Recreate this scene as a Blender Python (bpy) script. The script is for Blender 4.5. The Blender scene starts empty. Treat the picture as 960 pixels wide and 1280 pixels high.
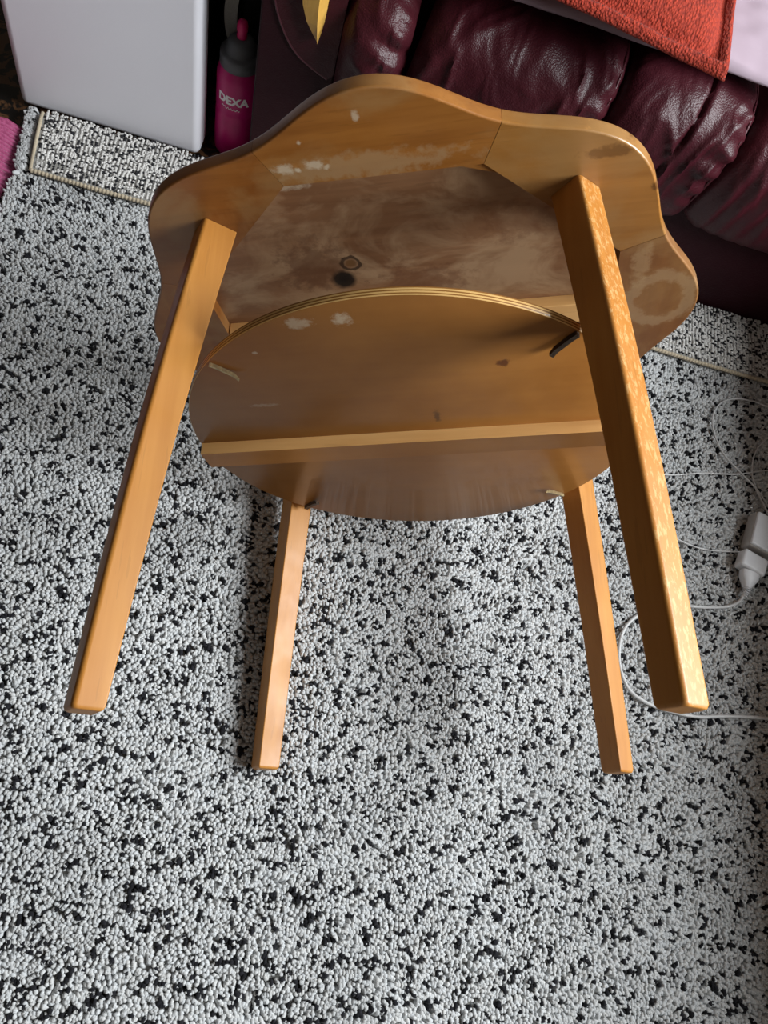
import bpy, bmesh, math, random
import numpy as np
from mathutils import Matrix, Vector

# ------------------------------------------------------------------ camera, world, light
scene = bpy.context.scene
COL = scene.collection
cam_d = bpy.data.cameras.new('camera')
cam_d.sensor_fit = 'VERTICAL'
cam_d.sensor_height = 24.0
cam_d.lens = 990.0 / 1280.0 * 24.0
cam_d.clip_start = 0.02
cam = bpy.data.objects.new('camera', cam_d)
COL.objects.link(cam)
cam.matrix_world = Matrix(((0.96219, -0.23240, -0.14205, -0.12115),
                           (0.15644, 0.89846, -0.41024, -0.61667),
                           (0.22296, 0.37251, 0.90085, 1.09332),
                           (0, 0, 0, 1)))
scene.camera = cam
scene.view_settings.view_transform = 'Standard'
scene.view_settings.look = 'None'
scene.view_settings.gamma = 1.0
scene.view_settings.use_curve_mapping = False
scene.view_settings.exposure = 0.0

world = bpy.data.worlds.new('room_ambience')
world.use_nodes = True
scene.world = world
wb = world.node_tree.nodes['Background']
wb.inputs['Color'].default_value = (0.86, 0.93, 1.0, 1)
wb.inputs['Strength'].default_value = 0.20

WIN_X, WIN_Y0, WIN_Y1, WIN_Z0, WIN_Z1 = 1.75, -0.95, 0.60, 1.10, 2.40
ld = bpy.data.lights.new('window_daylight', 'AREA')
ld.shape = 'RECTANGLE'
ld.size = WIN_Z1 - WIN_Z0 - 0.1
ld.size_y = WIN_Y1 - WIN_Y0 - 0.1
ld.energy = 150.0
ld.color = (0.93, 0.975, 1.0)
lo = bpy.data.objects.new('window_daylight', ld)
COL.objects.link(lo)
lo.location = (WIN_X + 0.02, (WIN_Y0 + WIN_Y1) / 2, (WIN_Z0 + WIN_Z1) / 2)
lo.rotation_euler = (0, math.radians(90), 0)

random.seed(7)
rng = np.random.default_rng(11)

# ------------------------------------------------------------------ helpers
def lin(r, g, b):
    return tuple(((c / 255.0) / 12.92 if c / 255.0 <= 0.04045 else ((c / 255.0 + 0.055) / 1.055) ** 2.4) for c in (r, g, b)) + (1.0,)

class NT:
    def __init__(self, name):
        self.m = bpy.data.materials.new(name)
        self.m.use_nodes = True
        self.t = self.m.node_tree
        self.b = self.t.nodes['Principled BSDF']
    def n(self, typ, **kw):
        nd = self.t.nodes.new(typ)
        for k, v in kw.items():
            if k in nd.inputs:
                nd.inputs[k].default_value = v
            else:
                setattr(nd, k, v)
        return nd
    def l(self, a, b):
        self.t.links.new(a, b)
    def ramp(self, fac, stops):
        r = self.n('ShaderNodeValToRGB')
        e = r.color_ramp.elements
        while len(e) < len(stops):
            e.new(0.5)
        for i, (p, c) in enumerate(stops):
            e[i].position = p
            e[i].color = c
        self.l(fac, r.inputs[0])
        return r.outputs[0]
    def mix(self, fac, a, b, mode='MIX'):
        m = self.n('ShaderNodeMix', data_type='RGBA', blend_type=mode)
        for s, v in ((m.inputs[0], fac), (m.inputs[6], a), (m.inputs[7], b)):
            if hasattr(v, 'is_linked'):
                self.l(v, s)
            else:
                s.default_value = v
        return m.outputs[2]
    def math(self, op, a, b=0.0, c=0.0):
        m = self.n('ShaderNodeMath', operation=op)
        for i, v in enumerate((a, b, c)):
            if hasattr(v, 'is_linked'):
                self.l(v, m.inputs[i])
            else:
                m.inputs[i].default_value = v
        return m.outputs[0]
    def coord(self, scale=(1, 1, 1), loc=(0, 0, 0)):
        if not hasattr(self, 'tc'):
            self.tc = self.n('ShaderNodeTexCoord')
        mp = self.n('ShaderNodeMapping')
        mp.inputs['Scale'].default_value = scale
        mp.inputs['Location'].default_value = loc
        self.l(self.tc.outputs['Object'], mp.inputs[0])
        return mp.outputs[0]
    def noise(self, vec, scale, detail=4.0, rough=0.55, dist=0.0):
        nd = self.n('ShaderNodeTexNoise')
        nd.inputs['Scale'].default_value = scale
        nd.inputs['Detail'].default_value = detail
        nd.inputs['Roughness'].default_value = rough
        nd.inputs['Distortion'].default_value = dist
        self.l(vec, nd.inputs['Vector'])
        return nd.outputs['Fac']
    def bump(self, height, strength=0.3, dist=0.002):
        bp = self.n('ShaderNodeBump')
        bp.inputs['Strength'].default_value = strength
        bp.inputs['Distance'].default_value = dist
        self.l(height, bp.inputs['Height'])
        self.l(bp.outputs[0], self.b.inputs['Normal'])

def plain(name, col, rough=0.5, metal=0.0, var=0.08, nscale=60.0, bump=0.0, spec=0.5, coat=0.0, sheen=0.0):
    k = NT(name)
    v = k.noise(k.coord(), nscale, 3)
    d = tuple(c * (1 - var) for c in col[:3]) + (1,)
    e = tuple(min(1, c * (1 + var)) for c in col[:3]) + (1,)
    k.l(k.ramp(v, [(0.3, d), (0.7, e)]), k.b.inputs['Base Color'])
    k.b.inputs['Roughness'].default_value = rough
    k.b.inputs['Metallic'].default_value = metal
    k.b.inputs['Specular IOR Level'].default_value = spec
    k.b.inputs['Coat Weight'].default_value = coat
    k.b.inputs['Sheen Weight'].default_value = sheen
    if bump:
        k.bump(v, bump, 0.001)
    return k.m

def wood(name, dark, light, axis='x', rough=0.36, stains=None, spots=(), patches=(), wear=0.0, coat=0.15, knots=()):
    """varnished birch: grain along an axis, blotches; stains / spots / knots are marks with places of their own"""
    k = NT(name)
    st = {'x': (4, 60, 60), 'y': (60, 4, 60), 'z': (60, 60, 4)}[axis]
    g = k.noise(k.coord(st), 1.0, 6, 0.6, 0.3)
    big = k.noise(k.coord((1, 1, 1)), 7.0, 3, 0.5)
    fac = k.math('ADD', k.math('MULTIPLY', g, 0.55), k.math('MULTIPLY', big, 0.45))
    col = k.ramp(fac, [(0.30, dark), (0.70, light)])
    fleck = k.noise(k.coord(tuple(s * 4 for s in st)), 1.0, 2, 0.5)
    col = k.mix(k.math('MULTIPLY', k.math('GREATER_THAN', fleck, 0.66), 0.16), col, tuple(c * 0.45 for c in dark[:3]) + (1,))
    rgh = None
    if stains:
        n1 = k.noise(k.coord((1, 1.3, 1), (3.1, 1.7, 0)), stains.get('scale', 9.0), 5, 0.6, 0.6)
        lo_, hi_ = stains.get('range', (0.54, 0.62))
        m = k.ramp(n1, [(lo_, (0, 0, 0, 1)), (hi_, (1, 1, 1, 1))])
        col = k.mix(k.math('MULTIPLY', m, stains.get('amount', 0.5)), col, stains['color'])
    cn = k.noise(k.coord(), 75.0, 4, 0.65)
    geo = None
    for (px, py, rx, ry, c, amt, ring) in list(patches) + [(a, b, r, r * sq, c, am, 0) for (a, b, r, sq, c, am) in spots]:
        mp = k.coord((1 / rx, 1 / ry, 0), (-px / rx, -py / ry, 0))
        ln = k.n('ShaderNodeVectorMath', operation='LENGTH')
        k.l(mp, ln.inputs[0])
        dist = k.math('ADD', ln.outputs['Value'], k.math('MULTIPLY', k.math('SUBTRACT', cn, 0.5), 0.7 if ring else 2.4))
        if ring:
            dd = k.math('ABSOLUTE', k.math('SUBTRACT', dist, 0.85))
            mask = k.ramp(dd, [(0.12, (1, 1, 1, 1)), (0.24, (0, 0, 0, 1))])
        else:
            mask = k.ramp(dist, [(0.5, (1, 1, 1, 1)), (1.0, (0, 0, 0, 1))])
        col = k.mix(k.math('MULTIPLY', mask, amt), col, c)
    for (px, py, rx, ry, c) in knots:
        mp = k.coord((1 / rx, 1 / ry, 0), (-px / rx, -py / ry, 0))
        ln = k.n('ShaderNodeVectorMath', operation='LENGTH')
        k.l(mp, ln.inputs[0])
        mask = k.ramp(k.math('ADD', ln.outputs['Value'], k.math('MULTIPLY', k.math('SUBTRACT', cn, 0.5), 0.25)),
                      [(0.0, (1, 1, 1, 1)), (0.62, (0.96, 0.96, 0.96, 1)), (0.85, (0.35, 0.35, 0.35, 1)), (1.0, (0, 0, 0, 1))])
        col = k.mix(mask, col, c)
    if wear:
        w = k.noise(k.coord((1, 1, 0.4)), 260.0, 4, 0.7)
        m = k.ramp(w, [(0.52, (0, 0, 0, 1)), (0.60, (1, 1, 1, 1))])
        col = k.mix(k.math('MULTIPLY', m, wear), col, lin(226, 190, 134))
    k.l(col, k.b.inputs['Base Color'])
    rr = k.ramp(k.noise(k.coord(), 20.0, 3), [(0.3, (rough - 0.06,) * 3 + (1,)), (0.7, (rough + 0.1,) * 3 + (1,))])
    k.l(rr, k.b.inputs['Roughness'])
    k.b.inputs['Coat Weight'].default_value = coat
    k.b.inputs['Coat Roughness'].default_value = 0.25
    k.bump(fac, 0.12, 0.0015)
    return k.m

def link(o, parent=None):
    COL.objects.link(o)
    if parent is not None:
        o.parent = parent
    return o

def wn(o):
    m = o.modifiers.new('weighted_normals', 'WEIGHTED_NORMAL')
    m.keep_sharp = True
    return o

def empty(name, loc=(0, 0, 0)):
    o = bpy.data.objects.new(name, None)
    o.empty_display_size = 0.05
    o.location = loc
    return link(o)

def tag(o, label=None, cat=None, group=None, kind=None):
    if label: o['label'] = label
    if cat: o['category'] = cat
    if group: o['group'] = group
    if kind: o['kind'] = kind
    return o

def mesh(name, verts, faces, mat, parent=None, smooth=True, angle=None):
    me = bpy.data.meshes.new(name)
    me.from_pydata([tuple(map(float, v)) for v in verts], [], [tuple(f) for f in faces])
    me.update()
    bm = bmesh.new()
    bm.from_mesh(me)
    bmesh.ops.recalc_face_normals(bm, faces=bm.faces)
    bm.to_mesh(me)
    bm.free()
    if smooth:
        me.polygons.foreach_set('use_smooth', [True] * len(me.polygons))
        if angle:
            me.set_sharp_from_angle(angle=math.radians(angle))
    me.materials.append(mat)
    return link(bpy.data.objects.new(name, me), parent)

def rbox(name, lo, hi, bev, mat, parent=None, seg=3, rot=None, pivot=None):
    bm = bmesh.new()
    bmesh.ops.create_cube(bm, size=1.0)
    c = [(a + b) / 2 for a, b in zip(lo, hi)]
    s = [b - a for a, b in zip(lo, hi)]
    for v in bm.verts:
        v.co = Vector((v.co.x * s[0] + c[0], v.co.y * s[1] + c[1], v.co.z * s[2] + c[2]))
    if bev:
        bmesh.ops.bevel(bm, geom=list(bm.edges), offset=bev, segments=seg, profile=0.5, affect='EDGES')
    if rot is not None:
        bmesh.ops.rotate(bm, verts=bm.verts, cent=pivot or c, matrix=rot)
    me = bpy.data.meshes.new(name)
    bm.to_mesh(me)
    bm.free()
    me.polygons.foreach_set('use_smooth', [True] * len(me.polygons))
    me.set_sharp_from_angle(angle=math.radians(50))
    me.materials.append(mat)
    o = link(bpy.data.objects.new(name, me), parent)
    return wn(o) if bev else o

def grid(name, P, mat, parent=None, close_u=False, caps=False):
    nu, nv = P.shape[:2]
    V = P.reshape(-1, 3)
    F = []
    for i in range(nu if close_u else nu - 1):
        for j in range(nv - 1):
            a = i * nv + j
            b = ((i + 1) % nu) * nv + j
            F.append((a, b, b + 1, a + 1))
    if caps:
        F.append(tuple(i * nv for i in range(nu))[::-1])
        F.append(tuple(i * nv + nv - 1 for i in range(nu)))
    return mesh(name, V, F, mat, parent, True, 60)

def catmull(pts, n=8):
    p = [np.array(q, float) for q in pts]
    p = [2 * p[0] - p[1]] + p + [2 * p[-1] - p[-2]]
    out = []
    for i in range(1, len(p) - 2):
        for k in range(n):
            t = k / n
            out.append(0.5 * ((2 * p[i]) + (-p[i - 1] + p[i + 1]) * t + (2 * p[i - 1] - 5 * p[i] + 4 * p[i + 1] - p[i + 2]) * t * t
                              + (-p[i - 1] + 3 * p[i] - 3 * p[i + 1] + p[i + 2]) * t ** 3))
    out.append(p[-2])
    return out

def tube(name, pts, r, mat, parent=None, sub=8, ns=8, flat=1.0):
    c = catmull(pts, sub) if sub > 1 else [np.array(q, float) for q in pts]
    rows = []
    for i, q in enumerate(c):
        t = c[min(i + 1, len(c) - 1)] - c[max(i - 1, 0)]
        t = t / (np.linalg.norm(t) + 1e-9)
        up = np.array([0, 0, 1.0]) if abs(t[2]) < 0.95 else np.array([1.0, 0, 0])
        s = np.cross(t, up); s /= np.linalg.norm(s)
        u = np.cross(s, t)
        rr = r if not callable(r) else r(i / (len(c) - 1))
        rows.append([q + rr * (math.cos(a) * s + flat * math.sin(a) * u) for a in np.linspace(0, 2 * math.pi, ns, endpoint=False)])
    P = np.array(rows).transpose(1, 0, 2)
    return grid(name, P, mat, parent, close_u=True, caps=True)

def lathe(name, prof, center, mat, parent=None, n=40):
    P = np.array([[(center[0] + r * math.cos(a), center[1] + r * math.sin(a), center[2] + z) for r, z in prof]
                  for a in np.linspace(0, 2 * math.pi, n, endpoint=False)])
    return grid(name, P, mat, parent, close_u=True, caps=True)

def prism(name, poly, y0, y1, mat, parent=None, bev=0.0):
    """polygon in x,z extruded along y"""
    bm = bmesh.new()
    a = [bm.verts.new((x, y0, z)) for x, z in poly]
    f = bm.faces.new(a)
    r = bmesh.ops.extrude_face_region(bm, geom=[f])
    for v in r['geom']:
        if isinstance(v, bmesh.types.BMVert):
            v.co.y = y1
    bmesh.ops.recalc_face_normals(bm, faces=bm.faces)
    if bev:
        bmesh.ops.bevel(bm, geom=list(bm.edges), offset=bev, segments=3, profile=0.5, affect='EDGES')
    me = bpy.data.meshes.new(name)
    bm.to_mesh(me)
    bm.free()
    me.polygons.foreach_set('use_smooth', [True] * len(me.polygons))
    me.set_sharp_from_angle(angle=math.radians(45))
    me.materials.append(mat)
    return link(bpy.data.objects.new(name, me), parent)

def vnoise(x, y, seed=0):
    """smooth value noise on arrays"""
    r = np.random.default_rng(seed).random((64, 64))
    xi, yi = np.floor(x).astype(int), np.floor(y).astype(int)
    fx, fy = x - xi, y - yi
    fx = fx * fx * (3 - 2 * fx); fy = fy * fy * (3 - 2 * fy)
    g = lambda a, b: r[a % 64, b % 64]
    return (g(xi, yi) * (1 - fx) + g(xi + 1, yi) * fx) * (1 - fy) + (g(xi, yi + 1) * (1 - fx) + g(xi + 1, yi + 1) * fx) * fy

# ------------------------------------------------------------------ the room
FZ = -0.014      # bare floor; z = 0 is the top of the rug pile
k = NT('patterned_floor')
v = k.noise(k.coord((1, 1, 1)), 26.0, 3, 0.55, 2.2)
k.l(k.ramp(v, [(0.47, lin(12, 9, 8)), (0.53, lin(92, 62, 38))]), k.b.inputs['Base Color'])
k.b.inputs['Roughness'].default_value = 0.5
M_floor = k.m
M_wall = plain('wall_paint', lin(128, 118, 106), 0.85, var=0.03, nscale=30, bump=0.08)
M_wall_pale = plain('pale_wall_paint', lin(178, 174, 168), 0.85, var=0.03, nscale=30, bump=0.08)
M_wall_dim = plain('brown_wall_paint', lin(70, 60, 52), 0.85, var=0.04, nscale=30, bump=0.08)
M_trim = plain('trim_paint', lin(225, 222, 215), 0.45, var=0.02)

tag(rbox('floor', (-3.2, -3.8, FZ - 0.06), (WIN_X + 0.1, 1.42, FZ), 0, M_floor), kind='structure')
tag(rbox('wall_back', (-3.2, 1.42, FZ), (WIN_X + 0.1, 1.52, 2.6), 0, M_wall), kind='structure')
# right wall with the window opening
wall = empty('wall_right', (WIN_X, 0, FZ)); tag(wall, kind='structure')
def wpiece(lo, hi):
    o = rbox('wall_section', lo, hi, 0, M_wall, None)
    o.parent = wall
    o.matrix_parent_inverse = Matrix.Translation(wall.location).inverted()
wpiece((WIN_X, -3.8, FZ), (WIN_X + 0.1, 1.42, WIN_Z0))
wpiece((WIN_X, -3.8, WIN_Z1), (WIN_X + 0.1, 1.42, 2.6))
wpiece((WIN_X, -3.8, WIN_Z0), (WIN_X + 0.1, WIN_Y0, WIN_Z1))
wpiece((WIN_X, WIN_Y1, WIN_Z0), (WIN_X + 0.1, 1.42, WIN_Z1))
tag(rbox('wall_left', (-3.3, -3.8, FZ), (-3.2, 1.52, 2.6), 0, M_wall_dim), kind='structure')
tag(rbox('wall_front', (-3.2, -2.7, FZ), (WIN_X + 0.1, -2.6, 2.6), 0, M_wall_pale), kind='structure')
tag(rbox('ceiling', (-3.3, -3.9, 2.6), (WIN_X + 0.1, 1.52, 2.7), 0, M_wall_dim), kind='structure')
win = empty('window_1', (WIN_X, (WIN_Y0 + WIN_Y1) / 2, WIN_Z0)); tag(win, kind='structure')
def winpiece(n, lo, hi):
    o = rbox(n, lo, hi, 0.004, M_trim, None)
    o.parent = win
    o.matrix_parent_inverse = Matrix.Translation(win.location).inverted()
fx0, fx1 = WIN_X - 0.005, WIN_X + 0.015
winpiece('window_sill', (WIN_X - 0.12, WIN_Y0 - 0.05, WIN_Z0 - 0.03), (WIN_X + 0.01, WIN_Y1 + 0.05, WIN_Z0))
winpiece('window_frame', (fx0, WIN_Y0, WIN_Z0), (fx1, WIN_Y0 + 0.05, WIN_Z1))
winpiece('window_frame', (fx0, WIN_Y1 - 0.05, WIN_Z0), (fx1, WIN_Y1, WIN_Z1))
winpiece('window_frame', (fx0, WIN_Y0, WIN_Z1 - 0.05), (fx1, WIN_Y1, WIN_Z1))
for s, z0, z1 in (('baseboard_back', 1.40, 1.42),):
    tag(rbox(s, (-3.2, z0, FZ), (WIN_X, z1, FZ + 0.08), 0.003, M_trim), kind='structure')

# ------------------------------------------------------------------ the overturned table
TAB = Matrix(((0.91539, -0.38041, 0.13176, 0.0),
              (0.12503, -0.04245, -0.99124, 0.0),
              (0.38267, 0.92384, 0.00871, 0.30496),
              (0, 0, 0, 1)))
table = empty('round_table')
table.matrix_world = TAB
tag(table, 'overturned varnished wooden table with scalloped edge and round lower shelf, lying on its side', 'table')
R0, R1, H, HS, RS = 0.2645, 0.3149, 0.5071, 0.158, 0.2541
RD = math.radians
ORG_D, ORG_L = lin(128, 76, 28), lin(172, 114, 52)
grey_st = lin(168, 140, 104)
white_st = lin(205, 190, 165)
frame_mats = {}
for kk in range(8):
    sp, pt = [], []
    d_, l_ = ORG_D, ORG_L
    stn = dict(color=lin(160, 124, 78), scale=8.0, range=(0.46, 0.62), amount=0.5)
    if kk == 2:   # top segment: pale worn patches and drips along its inner edge
        pt = [(-0.02, 0.252, 0.11, 0.018, grey_st, 0.55, 0), (-0.092, 0.258, 0.011, 0.007, white_st, 0.75, 0), (-0.062, 0.258, 0.013, 0.006, white_st, 0.7, 0)]
        sp = [(-0.079, 0.255, 0.004, 1, white_st, 0.8), (-0.05, 0.255, 0.005, 1, white_st, 0.7), (-0.07, 0.285, 0.003, 1, white_st, 0.7), (-0.012, 0.305, 0.004, 2, white_st, 0.6)]
    if kk == 1:
        d_, l_ = lin(132, 84, 34), lin(174, 122, 60)
        pt = [(0.215, 0.235, 0.030, 0.008, lin(88, 54, 22), 0.6, 0), (0.262, 0.187, 0.006, 0.006, lin(88, 54, 22), 0.8, 0), (0.20, 0.262, 0.010, 0.0025, lin(212, 150, 80), 0.8, 0)]
    if kk == 0:   # right segment: a ring stain
        d_, l_ = lin(108, 66, 32), lin(148, 98, 52)
        pt = [(0.290, 0.010, 0.040, 0.048, lin(176, 148, 112), 0.42, 1), (0.262, 0.075, 0.012, 0.05, lin(176, 146, 106), 0.45, 0)]
    if kk in (3, 4):
        d_, l_ = lin(116, 66, 24), lin(156, 98, 42)
    frame_mats[kk] = wood('frame_wood_%d' % kk, d_, l_, 'x' if kk % 4 in (1, 2, 3) else 'y', 0.34, stn, sp, pt)
M_leg = wood('leg_wood', lin(168, 106, 38), lin(198, 138, 64), 'z', 0.46, coat=0.05)
M_leg_worn = wood('worn_leg_wood', lin(168, 104, 36), lin(196, 136, 62), 'z', 0.4, coat=0.05, wear=0.38)
M_panel = wood('panel_wood', lin(112, 74, 46), lin(160, 118, 82), 'x', 0.5,
               dict(color=lin(184, 152, 116), scale=11.0, range=(0.44, 0.60), amount=0.7),
               patches=[(-0.105, 0.225, 0.030, 0.010, white_st, 0.6, 0), (-0.10, 0.10, 0.05, 0.05, lin(92, 54, 34), 0.5, 0), (0.02, 0.06, 0.06, 0.03, lin(100, 58, 36), 0.45, 0), (0.13, 0.14, 0.04, 0.03, lin(104, 62, 38), 0.4, 0), (-0.060, 0.101, 0.0115, 0.012, lin(44, 26, 16), 0.8, 1)],
               knots=[(-0.073, 0.075, 0.0170, 0.0180, lin(10, 6, 5)), (-0.060, 0.101, 0.008, 0.0085, lin(120, 84, 48))])
M_batten = wood('batten_wood', lin(206, 152, 88), lin(232, 186, 122), 'x', 0.5)
k = NT('shelf_plywood')          # brown varnished face, pale ply layers on the edge
tcn = k.coord()
g = k.noise(k.coord((5, 50, 50)), 1.0, 6, 0.6, 0.3)
big = k.noise(k.coord((1, 1, 1)), 8.0, 4, 0.55)
fac = k.math('ADD', k.math('MULTIPLY', g, 0.25), k.math('MULTIPLY', big, 0.75))
face = k.ramp(fac, [(0.30, lin(126, 78, 30)), (0.70, lin(156, 104, 48))])
for (px, py, rx, ry, c, am) in ((-0.075, 0.225, 0.016, 0.008, white_st, .5), (-0.035, 0.226, 0.012, 0.010, white_st, .6), (-0.13, 0.185, 0.004, 0.003, white_st, .7),
                                (-0.15, 0.09, 0.02, 0.004, white_st, .3), (0.109, 0.138, 0.007, 0.007, lin(84, 44, 20), .9), (0.033, 0.044, 0.004, 0.014, lin(70, 44, 26), .7)):
    mp = k.coord((1 / rx, 1 / ry, 0), (-px / rx, -py / ry, 0))
    ln = k.n('ShaderNodeVectorMath', operation='LENGTH'); k.l(mp, ln.inputs[0])
    dd = k.math('ADD', ln.outputs['Value'], k.math('MULTIPLY', k.math('SUBTRACT', k.noise(tcn, 130.0, 4, 0.65), 0.5), 2.6))
    face = k.mix(k.math('MULTIPLY', k.ramp(dd, [(0.4, (1, 1, 1, 1)), (1.0, (0, 0, 0, 1))]), am), face, c)
sep = k.n('ShaderNodeSeparateXYZ'); k.l(tcn, sep.inputs[0])
lay = k.math('SINE', k.math('MULTIPLY', sep.outputs['Z'], 2 * math.pi / 0.0032))
edge = k.ramp(k.math('MULTIPLY_ADD', lay, 0.5, 0.5), [(0.25, lin(138, 92, 42)), (0.6, lin(214, 172, 108))])
rad = k.n('ShaderNodeVectorMath', operation='LENGTH'); k.l(k.coord((1, 1, 0)), rad.inputs[0])
k.l(k.mix(k.math('GREATER_THAN', rad.outputs['Value'], RS - 0.0008), face, edge), k.b.inputs['Base Color'])
k.b.inputs['Roughness'].default_value = 0.38
k.b.inputs['Coat Weight'].default_value = 0.08
k.b.inputs['Specular IOR Level'].default_value = 0.35
k.bump(big, 0.08, 0.002)
M_shelf = k.m
M_iron = plain('rusty_iron', lin(74, 62, 52), 0.45, 0.8, var=0.4, nscale=300)
M_iron_lit = plain('lit_iron', lin(176, 158, 120), 0.35, 0.9, var=0.3, nscale=300)  # bracket metal where it catches the light, brightness put into the colour

def rout(a):
    return 0.3195 + 0.0145 * math.cos(8 * a)
# eight mitred frame segments
for kk in range(8):
    c = kk * RD(45)
    aa = np.linspace(-RD(22.45), RD(22.45), 25)
    ring = []
    for dr, z in ((-0.0025, 0.0), (-0.0007, -0.0007), (0.0, -0.0025), (0.0, -0.0145), (-0.001, -0.017)):
        ring.append([((rout(c + a) + dr) * math.cos(c + a), (rout(c + a) + dr) * math.sin(c + a), z) for a in aa])
    ai = 0.237
    inn = []
    for z in (0.0, -0.017):
        inn.append([(ai / math.cos(a) * math.cos(c + a), ai / math.cos(a) * math.sin(c + a), z) for a in aa])
    rows = [inn[0]] + ring + [inn[1]]
    n = len(aa)
    V = [p for r_ in rows for p in r_]
    F = []
    for i in range(len(rows)):
        j = (i + 1) % len(rows)
        for t in range(n - 1):
            F.append((i * n + t, i * n + t + 1, j * n + t + 1, j * n + t))
    F.append([i * n for i in range(len(rows))])
    F.append([i * n + n - 1 for i in range(len(rows))])
    wn(mesh('frame_segment', V, F, frame_mats[kk], table, True, 55))
# top board, recessed behind the frame
na = 160
V, F = [], []
for dr, z in ((-0.004, -0.0160), (-0.004, -0.0195), (-0.0055, -0.021)):
    V += [((rout(a) + dr) * math.cos(a), (rout(a) + dr) * math.sin(a), z) for a in np.linspace(0, 2 * math.pi, na, endpoint=False)]
for i in range(2):
    for t in range(na):
        F.append((i * na + t, i * na + (t + 1) % na, (i + 1) * na + (t + 1) % na, (i + 1) * na + t))
F.append(list(range(na))[::-1]); F.append(list(range(2 * na, 3 * na)))
mesh('top_board', V, F, M_panel, table, True, 40)
rbox('top_batten', (-0.236, -0.022, -0.0162), (0.236, 0.012, -0.0004), 0.001, M_batten, table)
# small glue wedge seen in the mitre beside the right-hand leg
a = RD(67.5)
mesh('corner_wedge', [(0.068, 0.2372, -0.003), (0.0985, 0.2372, -0.003), (0.115, 0.2200, -0.003), (0.068, 0.2372, -0.0162), (0.0985, 0.2372, -0.0162), (0.115, 0.2200, -0.0162)],
     [(0, 1, 2), (3, 5, 4), (0, 3, 4, 1), (1, 4, 5, 2), (2, 5, 3, 0)], frame_mats[2], table, False)
# round shelf and its batten
prof = [(RS - 0.0012, HS), (RS, HS - 0.001), (RS, HS - 0.009), (RS - 0.0012, HS - 0.0095)]
lathe('shelf', prof, (0, 0, 0), M_shelf, table, 128)
hx = math.sqrt(RS ** 2 - 0.014 ** 2)
yb0, yb1 = -0.020, 0.014
def be(y): return math.sqrt(RS ** 2 - y ** 2) - 0.002
V = []
for z in (HS - 0.0002, HS + 0.0150):
    V += [(-be(yb1), yb1, z), (be(yb1), yb1, z), (be(yb0), yb0, z), (-be(yb0), yb0, z)]
sb = mesh('shelf_batten', V, [(0, 1, 2, 3), (7, 6, 5, 4), (0, 4, 5, 1), (1, 5, 6, 2), (2, 6, 7, 3), (3, 7, 4, 0)],
     M_batten, table, False)
sb.data.materials.append(M_shelf)
for p in sb.data.polygons:      # long sides and ends stay pale, the two broad faces take the shelf material
    cz = p.normal
    if abs(cz.z) > 0.9:
        p.material_index = 1
# legs
for nm, az, m in (('UL', 135.8, M_leg), ('UR', 45.4, M_leg_worn), ('LL', 226.0, M_leg), ('LR', 314.8, M_leg)):
    a = RD(az)
    er, et = np.array([math.cos(a), math.sin(a), 0]), np.array([-math.sin(a), math.cos(a), 0])
    rows = []
    zs = [0.0003, 0.02, 0.08, 0.16, 0.24, 0.32, 0.40, 0.47, H - 0.004, H - 0.001, H]
    for z in zs:
        t = z / H
        rc = R0 + (R1 - R0) * t + 0.004 * math.sin(math.pi * t)
        hr = 0.0185 + (0.0130 - 0.0185) * t
        ht = 0.0160 + (0.0145 - 0.0160) * t
        if z > H - 0.0035:
            q = 0.0012 if z < H else 0.003
            hr -= q; ht -= q
        loop = []
        for (sr, s_t, rad_) in ((1, 1, 0.0045), (-1, 1, 0.0015), (-1, -1, 0.0015), (1, -1, 0.0045)):
            cr, ct = sr * (hr - rad_), s_t * (ht - rad_)
            a0 = {(1, 1): 0, (-1, 1): 90, (-1, -1): 180, (1, -1): 270}[(sr, s_t)]
            for q in range(5):
                b = RD(a0 + q * 22.5)
                loop.append(er * (rc + cr + rad_ * math.cos(b)) + et * (ct + rad_ * math.sin(b)) + np.array([0, 0, z]))
        rows.append(loop)
    P = np.array(rows).transpose(1, 0, 2)
    leg = wn(grid('leg', P, M_leg, table, close_u=True, caps=True))
    if m is M_leg_worn:      # the varnish is flaking on the outer face of this leg
        leg.data.materials.append(M_leg_worn)
        for pg in leg.data.polygons:
            if pg.normal.dot(Vector(er)) > 0.8:
                pg.material_index = 1
    # flat iron bracket between shelf and leg
    bm_ = M_iron_lit if nm in ('UL', 'LR') else M_iron
    tw = {'UL': 0.03, 'UR': 0.0, 'LL': 0.0, 'LR': 0.02}[nm]
    ra, rb = 0.2185, 0.252
    w, h_ = (0.0009, 0.0012) if nm in ('UL', 'LR') else (0.0026, 0.0018)
    V = []
    for r_, zz in ((ra, HS + 0.0075), (ra + 0.006, HS + 0.0050), (rb - 0.008, HS + 0.0030), (rb, HS + 0.0030)):
        for sw, sz in ((-1, -1), (1, -1), (1, 1), (-1, 1)):
            V.append(er * r_ + et * (sw * w) + np.array([0, 0, zz + (h_ if sz > 0 else -0.003 if r_ > ra + 0.003 else -h_)]))
    F = [(0, 1, 2, 3), (15, 14, 13, 12)]
    for i in range(3):
        for j in range(4):
            F.append((i * 4 + j, i * 4 + (j + 1) % 4, i * 4 + 4 + (j + 1) % 4, i * 4 + 4 + j))
    mesh('shelf_bracket', V, F, bm_, table, False)

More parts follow.
